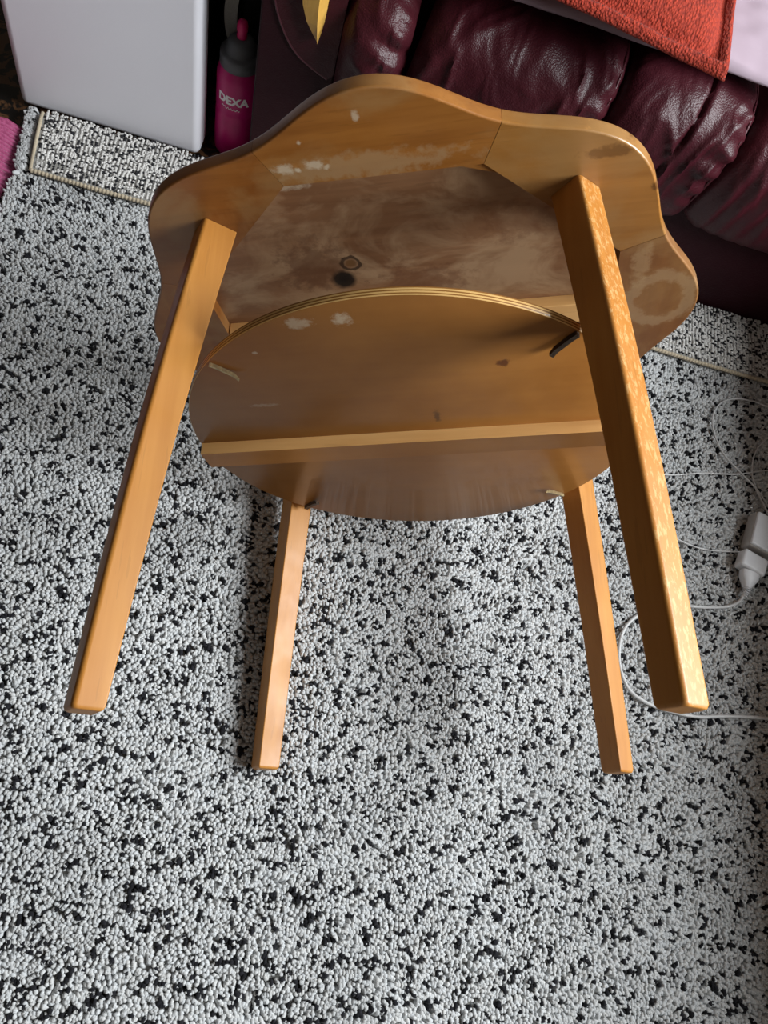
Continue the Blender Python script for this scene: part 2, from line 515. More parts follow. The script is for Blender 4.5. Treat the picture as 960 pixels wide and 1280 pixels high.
# ------------------------------------------------------------------ the rug
rug = empty('rug', (0, 0, FZ))
tag(rug, 'pale grey shaggy loop-pile rug speckled with black tufts, far edge folded over', 'rug')
def put(o, parent):
    o.parent = parent
    o.matrix_parent_inverse = Matrix.Translation(parent.location).inverted()
    return o
def sub(o, parent):
    o.parent = parent
    o.matrix_parent_inverse = Matrix.Identity(4)
    return o
def col_mat(name, rough, bump=0.3, nscale=900.0):
    k = NT(name)
    at = k.n('ShaderNodeAttribute', attribute_name='Col')
    v = k.noise(k.coord(), nscale, 2)
    k.l(k.mix(1.0, at.outputs['Color'], k.ramp(v, [(0.3, (0.86, 0.86, 0.86, 1)), (0.7, (1, 1, 1, 1))]), 'MULTIPLY'), k.b.inputs['Base Color'])
    k.b.inputs['Roughness'].default_value = rough
    k.b.inputs['Specular IOR Level'].default_value = 0.15
    k.b.inputs['Sheen Weight'].default_value = 0.1
    if bump: k.bump(v, bump, 0.001)
    return k.m
M_pile = col_mat('rug_yarn', 0.9)
M_knot = col_mat('rug_backing_yarn', 0.85)
k = NT('rug_ground')
v1 = k.n('ShaderNodeTexVoronoi'); v1.inputs['Scale'].default_value = 60; k.l(k.coord(), v1.inputs['Vector'])
k.l(k.ramp(v1.outputs['Distance'], [(0.2, lin(30, 30, 34)), (0.28, lin(150, 148, 143))]), k.b.inputs['Base Color'])
k.b.inputs['Roughness'].default_value = 0.95
M_rugbase = k.m
M_bind = plain('beige_binding', lin(190, 176, 152), 0.85, var=0.15, nscale=500, bump=0.4)

RX0, RX1, RY0, RY1 = -0.645, 0.94, -1.45, 0.452
put(rbox('rug_base', (RX0 + 0.004, RY0, FZ), (RX1, RY1 - 0.006, -0.008), 0.001, M_rugbase), rug)

def tufts(name, pos, rad, hgt, lean, cols, mat, parent, zb):
    """plump yarn ends: two rings of five and a tip each, joined in one mesh"""
    N = len(pos)
    ang = np.linspace(0, 2 * np.pi, 5, endpoint=False)
    ph = rng.random(N) * 6.28
    V = np.zeros((N, 11, 3))
    sq = 0.75 + 0.5 * rng.random(N)
    for j, (rr, zz) in enumerate(((0.9, 0.0), (1.0, 0.74))):
        for i, a in enumerate(ang):
            V[:, j * 5 + i, 0] = pos[:, 0] + rad * rr * np.cos(a + ph) * sq + lean[:, 0] * zz * hgt
            V[:, j * 5 + i, 1] = pos[:, 1] + rad * rr * np.sin(a + ph) / sq + lean[:, 1] * zz * hgt
            V[:, j * 5 + i, 2] = zb + hgt * zz
    V[:, 10, 0] = pos[:, 0] + lean[:, 0] * hgt
    V[:, 10, 1] = pos[:, 1] + lean[:, 1] * hgt
    V[:, 10, 2] = zb + hgt
    T = []
    for i in range(5):
        j = (i + 1) % 5
        T += [(i, j, 5 + j), (i, 5 + j, 5 + i), (5 + i, 5 + j, 10)]
    T = np.array(T)
    F = (T[None] + (np.arange(N) * 11)[:, None, None]).reshape(-1, 3)
    me = bpy.data.meshes.new(name)
    me.vertices.add(N * 11)
    me.vertices.foreach_set('co', V.reshape(-1).astype(np.float32))
    me.loops.add(len(F) * 3)
    me.loops.foreach_set('vertex_index', F.reshape(-1).astype(np.int32))
    me.polygons.add(len(F))
    me.polygons.foreach_set('loop_start', np.arange(0, len(F) * 3, 3, dtype=np.int32))
    me.polygons.foreach_set('loop_total', np.full(len(F), 3, dtype=np.int32))
    me.polygons.foreach_set('use_smooth', np.ones(len(F), dtype=bool))
    me.update(calc_edges=True)
    at = me.color_attributes.new('Col', 'FLOAT_COLOR', 'POINT')
    C = np.ones((N, 11, 4), np.float32)
    C[:, :, :3] = cols[:, None, :]
    at.data.foreach_set('color', C.reshape(-1))
    me.materials.append(mat)
    o = bpy.data.objects.new(name, me)
    link(o)
    put(o, parent)
    o['kind'] = 'stuff'
    return o

def hexgrid(x0, x1, y0, y1, s):
    xs = np.arange(x0, x1, s)
    ys = np.arange(y0, y1, s * 0.866)
    X, Y = np.meshgrid(xs, ys)
    X = X + (np.arange(len(ys)) % 2)[:, None] * s / 2
    P = np.stack([X.ravel(), Y.ravel()], 1)
    return P + rng.normal(0, s * 0.22, P.shape)

FLAP_Y = 0.338
def seen(P, m):
    """roughly the strip of floor in the photograph, widened by m"""
    x, y = P[:, 0], P[:, 1]
    t = (y + 0.83) / 1.28
    return (x > -0.30 - 0.36 * t - m) & (x < 0.68 + 0.08 * t + m) & (y > -0.84 - m)
S1 = 0.0043
A = hexgrid(RX0, RX1, RY0, FLAP_Y + 0.01, S1)
A = A[seen(A, 0.16)]
B = hexgrid(RX0, RX1, RY0, FLAP_Y + 0.01, 0.0066)
B = B[~seen(B, 0.16)]
pos = np.concatenate([A, B])
size = np.concatenate([np.full(len(A), S1), np.full(len(B), 0.0066)])
# black yarn spots: irregular clumps about 7 mm across
SPC = 0.0185
gx_, gy_ = np.meshgrid(np.arange(RX0, RX1, SPC), np.arange(RY0, FLAP_Y + 0.01, SPC))
sx = gx_.ravel() + rng.uniform(-0.6, 0.6, gx_.size) * SPC; sy = gy_.ravel() + rng.uniform(-0.6, 0.6, gx_.size) * SPC
keep = rng.random(sx.size) < 0.9
sx, sy = sx[keep], sy[keep]
nspot = len(sx)
sa = rng.random(nspot) * np.pi
sl = rng.uniform(0.0026, 0.0062, nspot); sw = rng.uniform(0.0022, 0.0033, nspot)
black = np.zeros(len(pos), bool)
cell = 0.012
from collections import defaultdict
bucket = defaultdict(list)
for i, (a, b) in enumerate(zip(np.floor(sx / cell).astype(int), np.floor(sy / cell).astype(int))):
    bucket[(a, b)].append(i)
cx_, cy_ = np.floor(pos[:, 0] / cell).astype(int), np.floor(pos[:, 1] / cell).astype(int)
maxn = max(len(v) for v in bucket.values())
tabl = {}
gx0, gx1, gy0, gy1 = cx_.min() - 1, cx_.max() + 1, cy_.min() - 1, cy_.max() + 1
G = np.full((gx1 - gx0 + 1, gy1 - gy0 + 1, maxn), -1, int)
for (a, b), v in bucket.items():
    if gx0 <= a <= gx1 and gy0 <= b <= gy1:
        G[a - gx0, b - gy0, :len(v)] = v
for da in (-1, 0, 1):
    for db in (-1, 0, 1):
        for q in range(maxn):
            idx = G[cx_ - gx0 + da if False else np.clip(cx_ - gx0 + da, 0, G.shape[0] - 1), np.clip(cy_ - gy0 + db, 0, G.shape[1] - 1), q]
            ok = idx >= 0
            ii = np.where(ok, idx, 0)
            dx, dy = pos[:, 0] - sx[ii], pos[:, 1] - sy[ii]
            u = dx * np.cos(sa[ii]) + dy * np.sin(sa[ii])
            w = -dx * np.sin(sa[ii]) + dy * np.cos(sa[ii])
            black |= ok & ((u / sl[ii]) ** 2 + (w / sw[ii]) ** 2 < 1)
N = len(pos)
tone = 0.86 + 0.14 * rng.random(N)
warm = rng.random(N)
pale = np.stack([0.645 + 0.02 * warm, 0.665 + 0.0 * warm, 0.68 - 0.025 * warm], 1) * tone[:, None]
dirt = vnoise(pos[:, 0] * 9 + 20, pos[:, 1] * 9 + 20, 3)
pale *= (1.0 - 0.14 * np.clip(dirt - 0.45, 0, 1) / 0.55)[:, None]
cols = np.where(black[:, None], np.array([[0.012, 0.012, 0.015]]) * (0.6 + 0.9 * rng.random((N, 1))), pale)
fl1 = vnoise(pos[:, 0] * 28 + 9, pos[:, 1] * 28 + 9, 5) - 0.5
fl2 = vnoise(pos[:, 0] * 28 + 40, pos[:, 1] * 28 + 31, 6) - 0.5
lean = np.stack([fl1, fl2], 1) * 0.7 + rng.normal(0, 0.22, (N, 2))
hg = 0.0118 + 0.0022 * rng.random(N) + 0.002 * (dirt - 0.5)
hg = np.where(black, hg + 0.0012, hg)
tufts('pile', pos, size * (0.62 + 0.14 * rng.random(N)) * np.where(black, 1.12, 1.0), hg, lean, cols.astype(np.float32), M_pile, rug, -0.0105)

# folded-over far edge: woven back with ribs of knots, bound edges
FX0 = -0.622
def skew(x, y):
    return x - 0.17 * (y - 0.325) * math.exp(-(x - FX0) / 0.12)
def fwav(x):
    return 0.006 * math.sin(x * 6.0 + 1.2) + 0.012 * math.exp(-((x - 0.0) / 0.5) ** 2)
flap = None
xs = np.linspace(FX0, RX1, 60)
P = []
for x in xs:
    y0 = FLAP_Y - 0.012 + fwav(x)
    prof = [(y0, 0.001), (y0 - 0.002, 0.006), (y0, 0.0105), (y0 + 0.02, 0.0125), (0.40, 0.0135), (0.437, 0.013), (0.450, 0.010), (0.456, 0.003), (0.452, -0.006), (0.44, -0.006), (0.42, 0.001)]
    P.append([(skew(x, y), y, z) for y, z in prof])
flap = put(grid('folded_edge', np.array(P).transpose(1, 0, 2), M_rugbase, None, close_u=True, caps=True), rug)
kp = []
rib, kn = 0.0066, 0.0037
for x in np.arange(FX0 + 0.008, 0.95, rib):
    y0 = FLAP_Y - 0.006 + fwav(x)
    for y in np.arange(y0, 0.455, kn):
        kp.append((x + rng.normal(0, 0.0004), y + rng.normal(0, 0.0004)))
        if rng.random() < 0.25:
            kp.append((x + rib * 0.5 + rng.normal(0, 0.0003), y + kn * 0.5))
kp = np.array([(skew(x, y), y) for x, y in kp])
n = len(kp)
kb = rng.random(n) < 0.30
kc = np.where(kb[:, None], np.array([[0.02, 0.02, 0.024]]), np.array([[0.84, 0.82, 0.79]]) * (0.74 + 0.26 * rng.random((n, 1))))
zz = np.where(kp[:, 1] > 0.442, 0.0105, np.where(kp[:, 1] < FLAP_Y + 0.01, 0.0100, 0.0118))
ko = tufts('woven_backing', kp, np.where(kb, 0.0024, 0.0026) + 0.0003 * rng.random(n), np.full(n, 0.0030), rng.normal(0, 0.1, (n, 2)), kc.astype(np.float32), M_knot, rug, 0.0)
co = np.empty(n * 33, np.float32); ko.data.vertices.foreach_get('co', co)
co = co.reshape(n, 11, 3); co[:, :, 2] += zz[:, None]; ko.data.vertices.foreach_set('co', co.reshape(-1)); ko.data.update()
put(tube('edge_binding', [(x, FLAP_Y - 0.0125 + fwav(x), 0.0085) for x in np.linspace(FX0, RX1, 1000)], lambda t: 0.0036 + 0.0008 * math.sin(t * 1600), M_bind, None, 1, 7), rug)
put(tube('side_binding', [(FX0, FLAP_Y - 0.0125 + fwav(FX0), 0.0085), (skew(FX0, 0.38), 0.38, 0.0125), (skew(FX0, 0.43), 0.43, 0.0125), (skew(FX0, 0.449), 0.449, 0.009)], 0.0034, M_bind, None, 4, 8), rug)
# pile squeezed out past the fold at the left end
q = 260
ty = rng.uniform(0.325, 0.452, q); tx = FX0 - 0.008 - 0.17 * (ty - 0.33) - rng.uniform(0.0, 0.013, q)
tc = np.where((rng.random(q) < 0.12)[:, None], 0.02, np.array([[0.72, 0.73, 0.74]]) * (0.8 + 0.2 * rng.random((q, 1))))
tufts('fringe_pile', np.stack([tx, ty], 1), np.full(q, 0.0042), np.full(q, 0.016), np.stack([-0.2 - 0.4 * rng.random(q), rng.normal(0, 0.35, q)], 1), tc.astype(np.float32), M_pile, rug, -0.006)

# ------------------------------------------------------------------ pink ribbed mat
k = NT('pink_ribbed_fabric')
v = k.noise(k.coord((1, 1, 1)), 220.0, 3)
k.l(k.ramp(v, [(0.3, lin(150, 58, 100)), (0.7, lin(188, 92, 136))]), k.b.inputs['Base Color'])
k.b.inputs['Roughness'].default_value = 0.9
k.b.inputs['Sheen Weight'].default_value = 0.3
k.bump(v, 0.2, 0.001)
M_pink = k.m
ny, nx = 420, 14
ys = np.linspace(-0.15, 0.405, ny)
P = np.zeros((ny + 2, nx, 3))
for i, y in enumerate(ys):
    x1 = -0.652 - 0.004 * math.sin(y * 30)
    P[i + 1, :, 0] = np.linspace(-1.15, x1, nx)
    P[i + 1, :, 1] = y + 0.010 * np.linspace(0, 1, nx)
    P[i + 1, :, 2] = 0.002 + 0.006 * abs(math.sin(math.pi * y / 0.0072)) + 0.004 * np.sin(np.linspace(0, 7, nx) + y * 4)
P[:, -1, 2] = -0.006
P[0] = P[1]; P[-1] = P[-2]
P[0, :, 2] = FZ + 0.001; P[-1, :, 2] = FZ + 0.001
P[:, -1, 2] = FZ + 0.002
mat_o = grid('ribbed_mat', P, M_pink)
tag(mat_o, 'pink ribbed fabric mat lying beside the left edge of the speckled rug', 'mat')

# ------------------------------------------------------------------ white appliance cabinet
M_white = plain('white_enamel', lin(238, 237, 244), 0.38, var=0.015, nscale=900, bump=0.05)
M_black = plain('black_plastic', lin(14, 14, 15), 0.5, var=0.2)
cab = empty('appliance_cabinet', (-0.53, 0.70, FZ))
tag(cab, 'white enamel appliance cabinet with rounded corners behind the folded rug edge', 'cabinet')
put(rbox('front_panel', (-0.688, 0.468, -0.006), (-0.382, 0.525, 0.62), 0.013, M_white, None, 5), cab)
put(rbox('body', (-0.672, 0.520, 0.030), (-0.396, 0.93, 0.615), 0.006, M_black, None), cab)
for x in (-0.645, -0.415):
    for y in (0.55, 0.89):
        put(lathe('foot', [(0.014, 0), (0.016, 0.004), (0.016, 0.03), (0.012, 0.046)], (x, y, FZ), M_black, None, 16), cab)

# ------------------------------------------------------------------ drinking bottle
BX, BY, BR = -0.3320, 0.527, 0.0365
bot = empty('water_bottle', (BX, BY, FZ))
tag(bot, 'magenta sports bottle with dark grey cap standing between white cabinet and sofa', 'bottle')
M_mag = plain('magenta_plastic', lin(186, 22, 104), 0.36, var=0.04, spec=0.4)
M_cap = plain('dark_grey_plastic', lin(84, 85, 87), 0.5, var=0.06)
M_spout = plain('magenta_rubber', lin(205, 18, 96), 0.45, var=0.04)
M_print = plain('white_print', lin(245, 240, 240), 0.6, var=0.03)
def bz(z): return z - FZ
bbody = put(lathe('body', [(0.030, 0.0), (BR - 0.001, 0.004), (BR, 0.010), (BR, bz(0.070)), (BR - 0.0012, bz(0.073)), (BR - 0.0012, bz(0.078)), (BR, bz(0.081)),
                   (BR, bz(0.140)), (BR - 0.002, bz(0.149)), (BR - 0.006, bz(0.156)), (BR - 0.008, bz(0.160))], (BX, BY, FZ), M_mag, None, 48), bot)
cap = put(lathe('cap', [(BR - 0.005, bz(0.157)), (BR - 0.0035, bz(0.158)), (BR - 0.0035, bz(0.176)), (BR - 0.005, bz(0.1785)), (BR - 0.010, bz(0.180)), (BR - 0.0115, bz(0.1812)),
                        (BR - 0.0125, bz(0.188)), (BR - 0.016, bz(0.196)), (BR - 0.021, bz(0.2005)), (0.010, bz(0.2025))], (BX, BY, FZ), M_cap, None, 40), bot)
sub(lathe('spout', [(0.0075, bz(0.2015)), (0.0085, bz(0.206)), (0.007, bz(0.210)), (0.0085, bz(0.214)), (0.0088, bz(0.222)), (0.007, bz(0.2285)), (0.003, bz(0.231))],
          (BX, BY, FZ), M_spout, None, 24), cap)
def wrap_text(name, body, size, z, ang0, bold, shear=0.0):
    cu = bpy.data.curves.new(name, 'FONT')
    cu.body = body
    cu.size = size
    cu.offset = bold
    cu.shear = shear
    cu.resolution_u = 3
    o = bpy.data.objects.new(name, cu)
    COL.objects.link(o)
    dg = bpy.context.evaluated_depsgraph_get()
    me = bpy.data.meshes.new_from_object(o.evaluated_get(dg))
    bpy.data.objects.remove(o); bpy.data.curves.remove(cu)
    bm = bmesh.new(); bm.from_mesh(me)
    bmesh.ops.subdivide_edges(bm, edges=[e for e in bm.edges if e.calc_length() > size * 0.3], cuts=2)
    ro = BR + 0.0003
    for v in bm.verts:
        a = ang0 + v.co.x / BR
        v.co = Vector((BX + ro * math.cos(a), BY + ro * math.sin(a), z + v.co.y))
    bm.to_mesh(me); bm.free()
    me.materials.clear(); me.materials.append(M_print)
    me.name = name
    ob = bpy.data.objects.new(name, me)
    COL.objects.link(ob)
    sub(ob, bbody)
    ob['label'] = 'white printed lettering'
    return ob
wrap_text('lettering', 'DEXA', 0.0205, 0.1030, RD(270 - 46), 0.0010)
# small handwriting-like line below the name
sc_ = []
for i in range(60):
    t = i / 59
    a = RD(270 - 33 + 50 * t)
    zz_ = 0.0945 + 0.0022 * math.sin(t * 38) * (1 - 0.5 * t) + (0.003 * math.exp(-((t - 0.12) / 0.05) ** 2))
    sc_.append((BX + (BR + 0.0002) * math.cos(a), BY + (BR + 0.0002) * math.sin(a), zz_))
sub(tube('script_line', sc_, 0.0006, M_print, None, 1, 5), bbody)

# ------------------------------------------------------------------ black bag with grey strap behind the bottle
bag = empty('bag', (-0.335, 0.70, FZ))
tag(bag, 'black bag with grey webbing strap in the gap behind the magenta bottle', 'bag')
M_bag = plain('black_nylon', lin(16, 15, 17), 0.55, var=0.25, nscale=200, bump=0.3)
M_strap = plain('grey_webbing', lin(205, 200, 190), 0.8, var=0.12, nscale=600, bump=0.3)
put(rbox('body', (-0.388, 0.62, FZ), (-0.302, 0.85, 0.27), 0.02, M_bag, None, 4), bag)
sp_ = [(-0.357, 0.612, 0.115), (-0.362, 0.598, 0.150), (-0.364, 0.590, 0.185), (-0.362, 0.588, 0.215), (-0.358, 0.596, 0.245), (-0.355, 0.615, 0.27), (-0.354, 0.65, 0.277)]
c = catmull(sp_, 6)
V = []
for q in c:
    for dx, dn in ((-0.0105, -0.0012), (0.0105, -0.0012), (0.0105, 0.0012), (-0.0105, 0.0012)):
        V.append((q[0] + dx, q[1] + dn, q[2] + dn * 0.5))
F = [(0, 1, 2, 3)] + [(i * 4 + j, i * 4 + (j + 1) % 4, i * 4 + 4 + (j + 1) % 4, i * 4 + 4 + j) for i in range(len(c) - 1) for j in range(4)] + [tuple(len(V) - 4 + j for j in (3, 2, 1, 0))]
put(mesh('strap', V, F, M_strap, None, True, 40), bag)

# ------------------------------------------------------------------ burgundy sofa
def leather(name, d, l, rough):
    k = NT(name)
    v = k.noise(k.coord(), 7.0, 4)
    k.l(k.ramp(v, [(0.3, d), (0.7, l)]), k.b.inputs['Base Color'])
    vo = k.n('ShaderNodeTexVoronoi'); vo.inputs['Scale'].default_value = 420; k.l(k.coord(), vo.inputs['Vector'])
    cr = k.noise(k.coord((1, 1, 1)), 38.0, 5, 0.65, 0.8)
    h = k.math('ADD', k.math('MULTIPLY', vo.outputs['Distance'], 0.25), k.math('MULTIPLY', cr, 1.0))
    k.b.inputs['Roughness'].default_value = rough
    k.b.inputs['Specular IOR Level'].default_value = 0.32
    k.bump(h, 0.34, 0.005)
    return k.m
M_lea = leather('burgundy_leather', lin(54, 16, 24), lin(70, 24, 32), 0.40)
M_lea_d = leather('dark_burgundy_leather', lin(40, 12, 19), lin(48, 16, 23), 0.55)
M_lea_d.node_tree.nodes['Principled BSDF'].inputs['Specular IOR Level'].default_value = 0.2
M_pip = plain('burgundy_piping', lin(92, 42, 54), 0.4, var=0.1)
M_gold = wood('pale_gold_wood', lin(200, 150, 66), lin(226, 182, 98), 'z', 0.35)
sofa = empty('sofa', (0.5, 0.85, FZ))
tag(sofa, 'burgundy leather sofa with puffy pleated seat front, behind the overturned table', 'sofa')
SX1 = 0.925
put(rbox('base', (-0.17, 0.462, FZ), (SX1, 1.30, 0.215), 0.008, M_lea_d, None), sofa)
put(rbox('backrest', (-0.29, 1.02, 0.10), (1.66, 1.36, 0.92), 0.06, M_lea, None, 5), sofa)
# arm
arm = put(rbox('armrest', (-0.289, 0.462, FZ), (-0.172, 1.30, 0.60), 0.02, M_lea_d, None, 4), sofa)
put(rbox('arm_front_panel', (-0.2945, 0.448, FZ + 0.002), (-0.176, 0.468, 0.58), 0.004, M_lea_d, None), sofa)
pip = [(-0.283, 0.447, 0.42), (-0.279, 0.447, 0.36), (-0.270, 0.447, 0.322), (-0.2535, 0.447, 0.289), (-0.236, 0.447, 0.268), (-0.214, 0.447, 0.254), (-0.186, 0.447, 0.242)]
pc = catmull(pip, 5)
put(prism('arm_pad', [(q[0] + 0.001, q[2] + 0.001) for q in pc] + [(-0.178, 0.25), (-0.176, 0.42), (-0.176, 0.585), (-0.283, 0.585)], 0.466, 0.4445, M_lea, None, 0.0), sofa)
put(tube('piping', pip, 0.0028, M_pip, None, 5, 8), sofa)
# pointed wooden arm facing with a ridge
wl = [(-0.2075, 0.3045), (-0.219, 0.314), (-0.231, 0.331), (-0.239, 0.352), (-0.246, 0.40), (-0.250, 0.48), (-0.248, 0.56)]
wr = [(-0.2075, 0.3045), (-0.2045, 0.316), (-0.2025, 0.331), (-0.2015, 0.352), (-0.200, 0.40), (-0.198, 0.48), (-0.200, 0.56)]
V, F = [], []
for (xl, zl), (xr, zr) in zip(wl, wr):
    xm = xr + (xl - xr) * 0.30
    V += [(xl, 0.446, zl), (xl + (0.004 if xl != xr else 0), 0.432, zl), (xm, 0.4285, (zl + zr) / 2), (xr, 0.446, zr)]
for i in range(len(wl) - 1):
    for j in range(3):
        F.append((i * 4 + j, i * 4 + j + 1, i * 4 + 4 + j + 1, i * 4 + 4 + j))
    F.append((i * 4 + 3, i * 4, i * 4 + 4, i * 4 + 7))
F.append((len(V) - 4, len(V) - 3, len(V) - 2, len(V) - 1)); F.append((3, 2, 1, 0))
put(mesh('arm_facing', V, F, M_gold, None, False), sofa)
# unseen corner section, added on the right to shade that side of the rug
put(rbox('added_corner_section', (0.945, -0.80, FZ), (1.66, 1.30, 0.20), 0.01, M_lea_d, None), sofa)
for y0, y1 in ((-0.80, -0.10), (-0.10, 0.55)):
    put(rbox('added_corner_pad', (0.905, y0 + 0.003, 0.19), (1.66, y1 - 0.003, 0.53), 0.06, M_lea, None, 5), sofa)
# puffy seat pads rolled over the front
PROF = [(0.478, 0.188), (0.452, 0.190), (0.432, 0.205), (0.420, 0.245), (0.416, 0.290), (0.422, 0.335), (0.438, 0.368), (0.466, 0.388), (0.51, 0.397), (0.60, 0.398), (0.75, 0.394), (1.06, 0.385)]
pc = np.array(catmull([(0, y, z) for y, z in PROF], 10))
seg = np.r_[0, np.cumsum(np.linalg.norm(np.diff(pc, axis=0), axis=1))]
tt = np.concatenate([np.linspace(0, 0.42, 80), np.linspace(0.43, seg[-1], 24)])
py = np.interp(tt, seg, pc[:, 1]); pz = np.interp(tt, seg, pc[:, 2])
ty_, tz_ = np.gradient(py, tt), np.gradient(pz, tt)
nrm = np.stack([-tz_, ty_], 1); nrm /= np.linalg.norm(nrm, axis=1)[:, None]
seams = [-0.176, -0.079, 0.216, 0.425, 0.715, SX1]
for s in range(len(seams) - 1):
    x0, x1 = seams[s], seams[s + 1]
    nu = max(24, int((x1 - x0) / 0.0035))
    u = np.linspace(0, 1, nu)
    P = np.zeros((nu, len(tt), 3))
    U, T = np.meshgrid(u, tt, indexing='ij')
    Xw = x0 + (x1 - x0) * U
    # seam lines drift a little sideways on the way down
    drift = 0.020 * np.clip((T - 0.10) / 0.2, 0, 1) if s >= 1 else 0 * T
    e = np.minimum(U, 1 - U) * (x1 - x0)
    puff = -0.024 * np.exp(-e / 0.010) * (1 - 0.55 * np.clip((T - 0.35) / 0.3, 0, 1))
    # leather folds: strong near the right seam and down the front, running mostly down the roll
    fold = np.zeros_like(U)
    zone = np.exp(-((T - 0.19) / 0.10) ** 2)
    wv = vnoise(Xw * 30 + 5 * vnoise(Xw * 8, T * 9, s + 20), T * 7 + s * 3, s + 1)
    wv2 = vnoise(Xw * 60 + 3 * T * 10, T * 24, s + 9)
    ridge = 1 - np.abs(2 * wv - 1)
    side = 0.35 + 0.65 * np.clip(U, 0, 1)
    r2 = 1 - np.abs(2 * vnoise(Xw * 55 + 4 * vnoise(Xw * 15, T * 15, s + 31), T * 22 + 7, s + 13) - 1)
    fold += 0.0125 * zone * side * (ridge ** 3 - 0.3) + 0.0045 * zone * side * (r2 ** 3 - 0.3) + 0.002 * zone * (wv2 - 0.5)
    # fan of short creases running into the right-hand seam
    fan = np.exp(-(((1 - U) * (x1 - x0)) / 0.045) ** 2) * np.exp(-((T - 0.17) / 0.09) ** 2)
    fold += 0.0050 * fan * np.sin((T * 1.0 + Xw * 0.35) * 190 + 3 * vnoise(Xw * 20, T * 10, 4))
    if s == 2:      # one long pleat
        xp = 0.335 - 0.10 * (0.24 - T)
        fold += -0.007 * np.exp(-((Xw - xp) / 0.003) ** 2) * np.clip((T - 0.03) / 0.1, 0, 1) + 0.003 * np.exp(-((Xw - xp - 0.010) / 0.010) ** 2)
    if s == 3:
        fold += 0.004 * np.sin(Xw * 210 + 4 * T) * np.exp(-((T - 0.12) / 0.07) ** 2) * np.exp(-((U - 0.15) / 0.25) ** 2)
    off = puff + fold + 0.010 * np.sin(np.pi * U) * (T < 9)
    P[:, :, 0] = Xw + drift
    P[:, :, 1] = py[None] + nrm[None, :, 0] * off
    P[:, :, 2] = pz[None] + nrm[None, :, 1] * off
    pad = put(grid('seat_pad', P, M_lea, None), sofa)
    if s >= 1:
        m_ = [(x1 + 0.020 * min(1, max(0, (t_ - 0.10) / 0.2)) - 0.010, np.interp(t_, tt, py) + np.interp(t_, tt, nrm[:, 0]) * -0.008, np.interp(t_, tt, pz) + np.interp(t_, tt, nrm[:, 1]) * -0.008)
              for t_ in np.linspace(0.02, 0.40, 30)]
        sub(tube('seam_piping', m_, 0.0022, M_lea, None, 2, 6), pad)

# ------------------------------------------------------------------ cushions on the seat
def cushion(name, w, d, th, mat, loc, rotz, tilt, flange, seed, square=0.5, wob=0.006):
    n = 120
    u = np.linspace(-1, 1, n)
    U, Vv = np.meshgrid(u, u, indexing='ij')
    prof = (1 - np.abs(U) ** 2.6).clip(0) ** square * (1 - np.abs(Vv) ** 2.6).clip(0) ** square
    ed = np.maximum(np.abs(U), np.abs(Vv))
    if flange:
        fr = 1 - flange / (min(w, d) / 2)
        Ui, Vi = np.clip(U / fr, -1, 1), np.clip(Vv / fr, -1, 1)
        prof = (1 - np.abs(Ui) ** 3.0).clip(0) ** square * (1 - np.abs(Vi) ** 3.0).clip(0) ** square
        prof = np.where(ed > fr + 0.045, 0.30, np.where(ed > fr - 0.005, 0.16, prof))
    pin = 1 - 0.035 * (1 - U ** 2) * (np.abs(Vv) > 0) * np.abs(Vv) ** 3
    pin2 = 1 - 0.035 * (1 - Vv ** 2) * np.abs(U) ** 3
    X = U * w / 2 * pin2
    Y = Vv * d / 2 * pin
    wv = (vnoise(U * 3 + 8, Vv * 3 + 8, seed) - 0.5) * wob + (vnoise(U * 9 + 8, Vv * 9 + 8, seed + 1) - 0.5) * wob * 0.4
    Zt = th / 2 * prof + wv * (ed < 1)
    Zb = -th / 2 * prof * (0.25 if flange else 0.7) + wv * 0.5 * (ed < 1)
    Zt[ed >= 1] = 0.0015; Zb[ed >= 1] = -0.0015
    V = np.concatenate([np.stack([X, Y, Zt], 2).reshape(-1, 3), np.stack([X, Y, Zb], 2).reshape(-1, 3)])
    F = []
    for i in range(n - 1):
        for j in range(n - 1):
            a = i * n + j
            F.append((a, a + n, a + n + 1, a + 1))
            F.append((n * n + a, n * n + a + 1, n * n + a + n + 1, n * n + a + n))
    rim = [i * n for i in range(n)] + [(n - 1) * n + j for j in range(1, n)] + [i * n + n - 1 for i in range(n - 2, -1, -1)] + [j for j in range(n - 2, 0, -1)]
    for i in range(len(rim)):
        a, b = rim[i], rim[(i + 1) % len(rim)]
        F.append((a, b, b + n * n, a + n * n))
    o = mesh(name, V, F, mat)
    o.location = loc
    o.rotation_euler = (tilt[0], tilt[1], rotz)
    return o
k = NT('orange_knit')
wv = k.n('ShaderNodeTexVoronoi'); wv.inputs['Scale'].default_value = 300
k.l(k.coord((1.0, 0.55, 1)), wv.inputs['Vector'])
nz = k.noise(k.coord((1.0, 0.4, 1)), 120.0, 5, 0.65)
hh = k.math('ADD', k.math('MULTIPLY', k.math('SUBTRACT', 1.0, wv.outputs['Distance']), 0.6), k.math('MULTIPLY', nz, 0.8))
k.l(k.ramp(hh, [(0.45, lin(126, 30, 11)), (0.95, lin(168, 51, 24))]), k.b.inputs['Base Color'])
k.b.inputs['Roughness'].default_value = 0.9
k.b.inputs['Sheen Weight'].default_value = 0.04
k.bump(hh, 0.9, 0.003)
M_orange = k.m
M_pillow = plain('pale_pink_cotton', lin(166, 148, 160), 0.85, var=0.03, nscale=25, bump=0.1)
pw = cushion('pillow', 0.48, 0.44, 0.062, M_pillow, (0.240, 0.688, 0.432), RD(0), (RD(1), 0), 0, 3, 0.42, 0.010)
tag(pw, 'pale pink cotton pillow lying on the sofa seat under the orange cushion', 'pillow')
oc = cushion('cushion', 0.43, 0.43, 0.085, M_orange, (0.138, 0.622, 0.480), RD(-8), (RD(1), RD(1)), 0.024, 12, 0.32, 0.006)
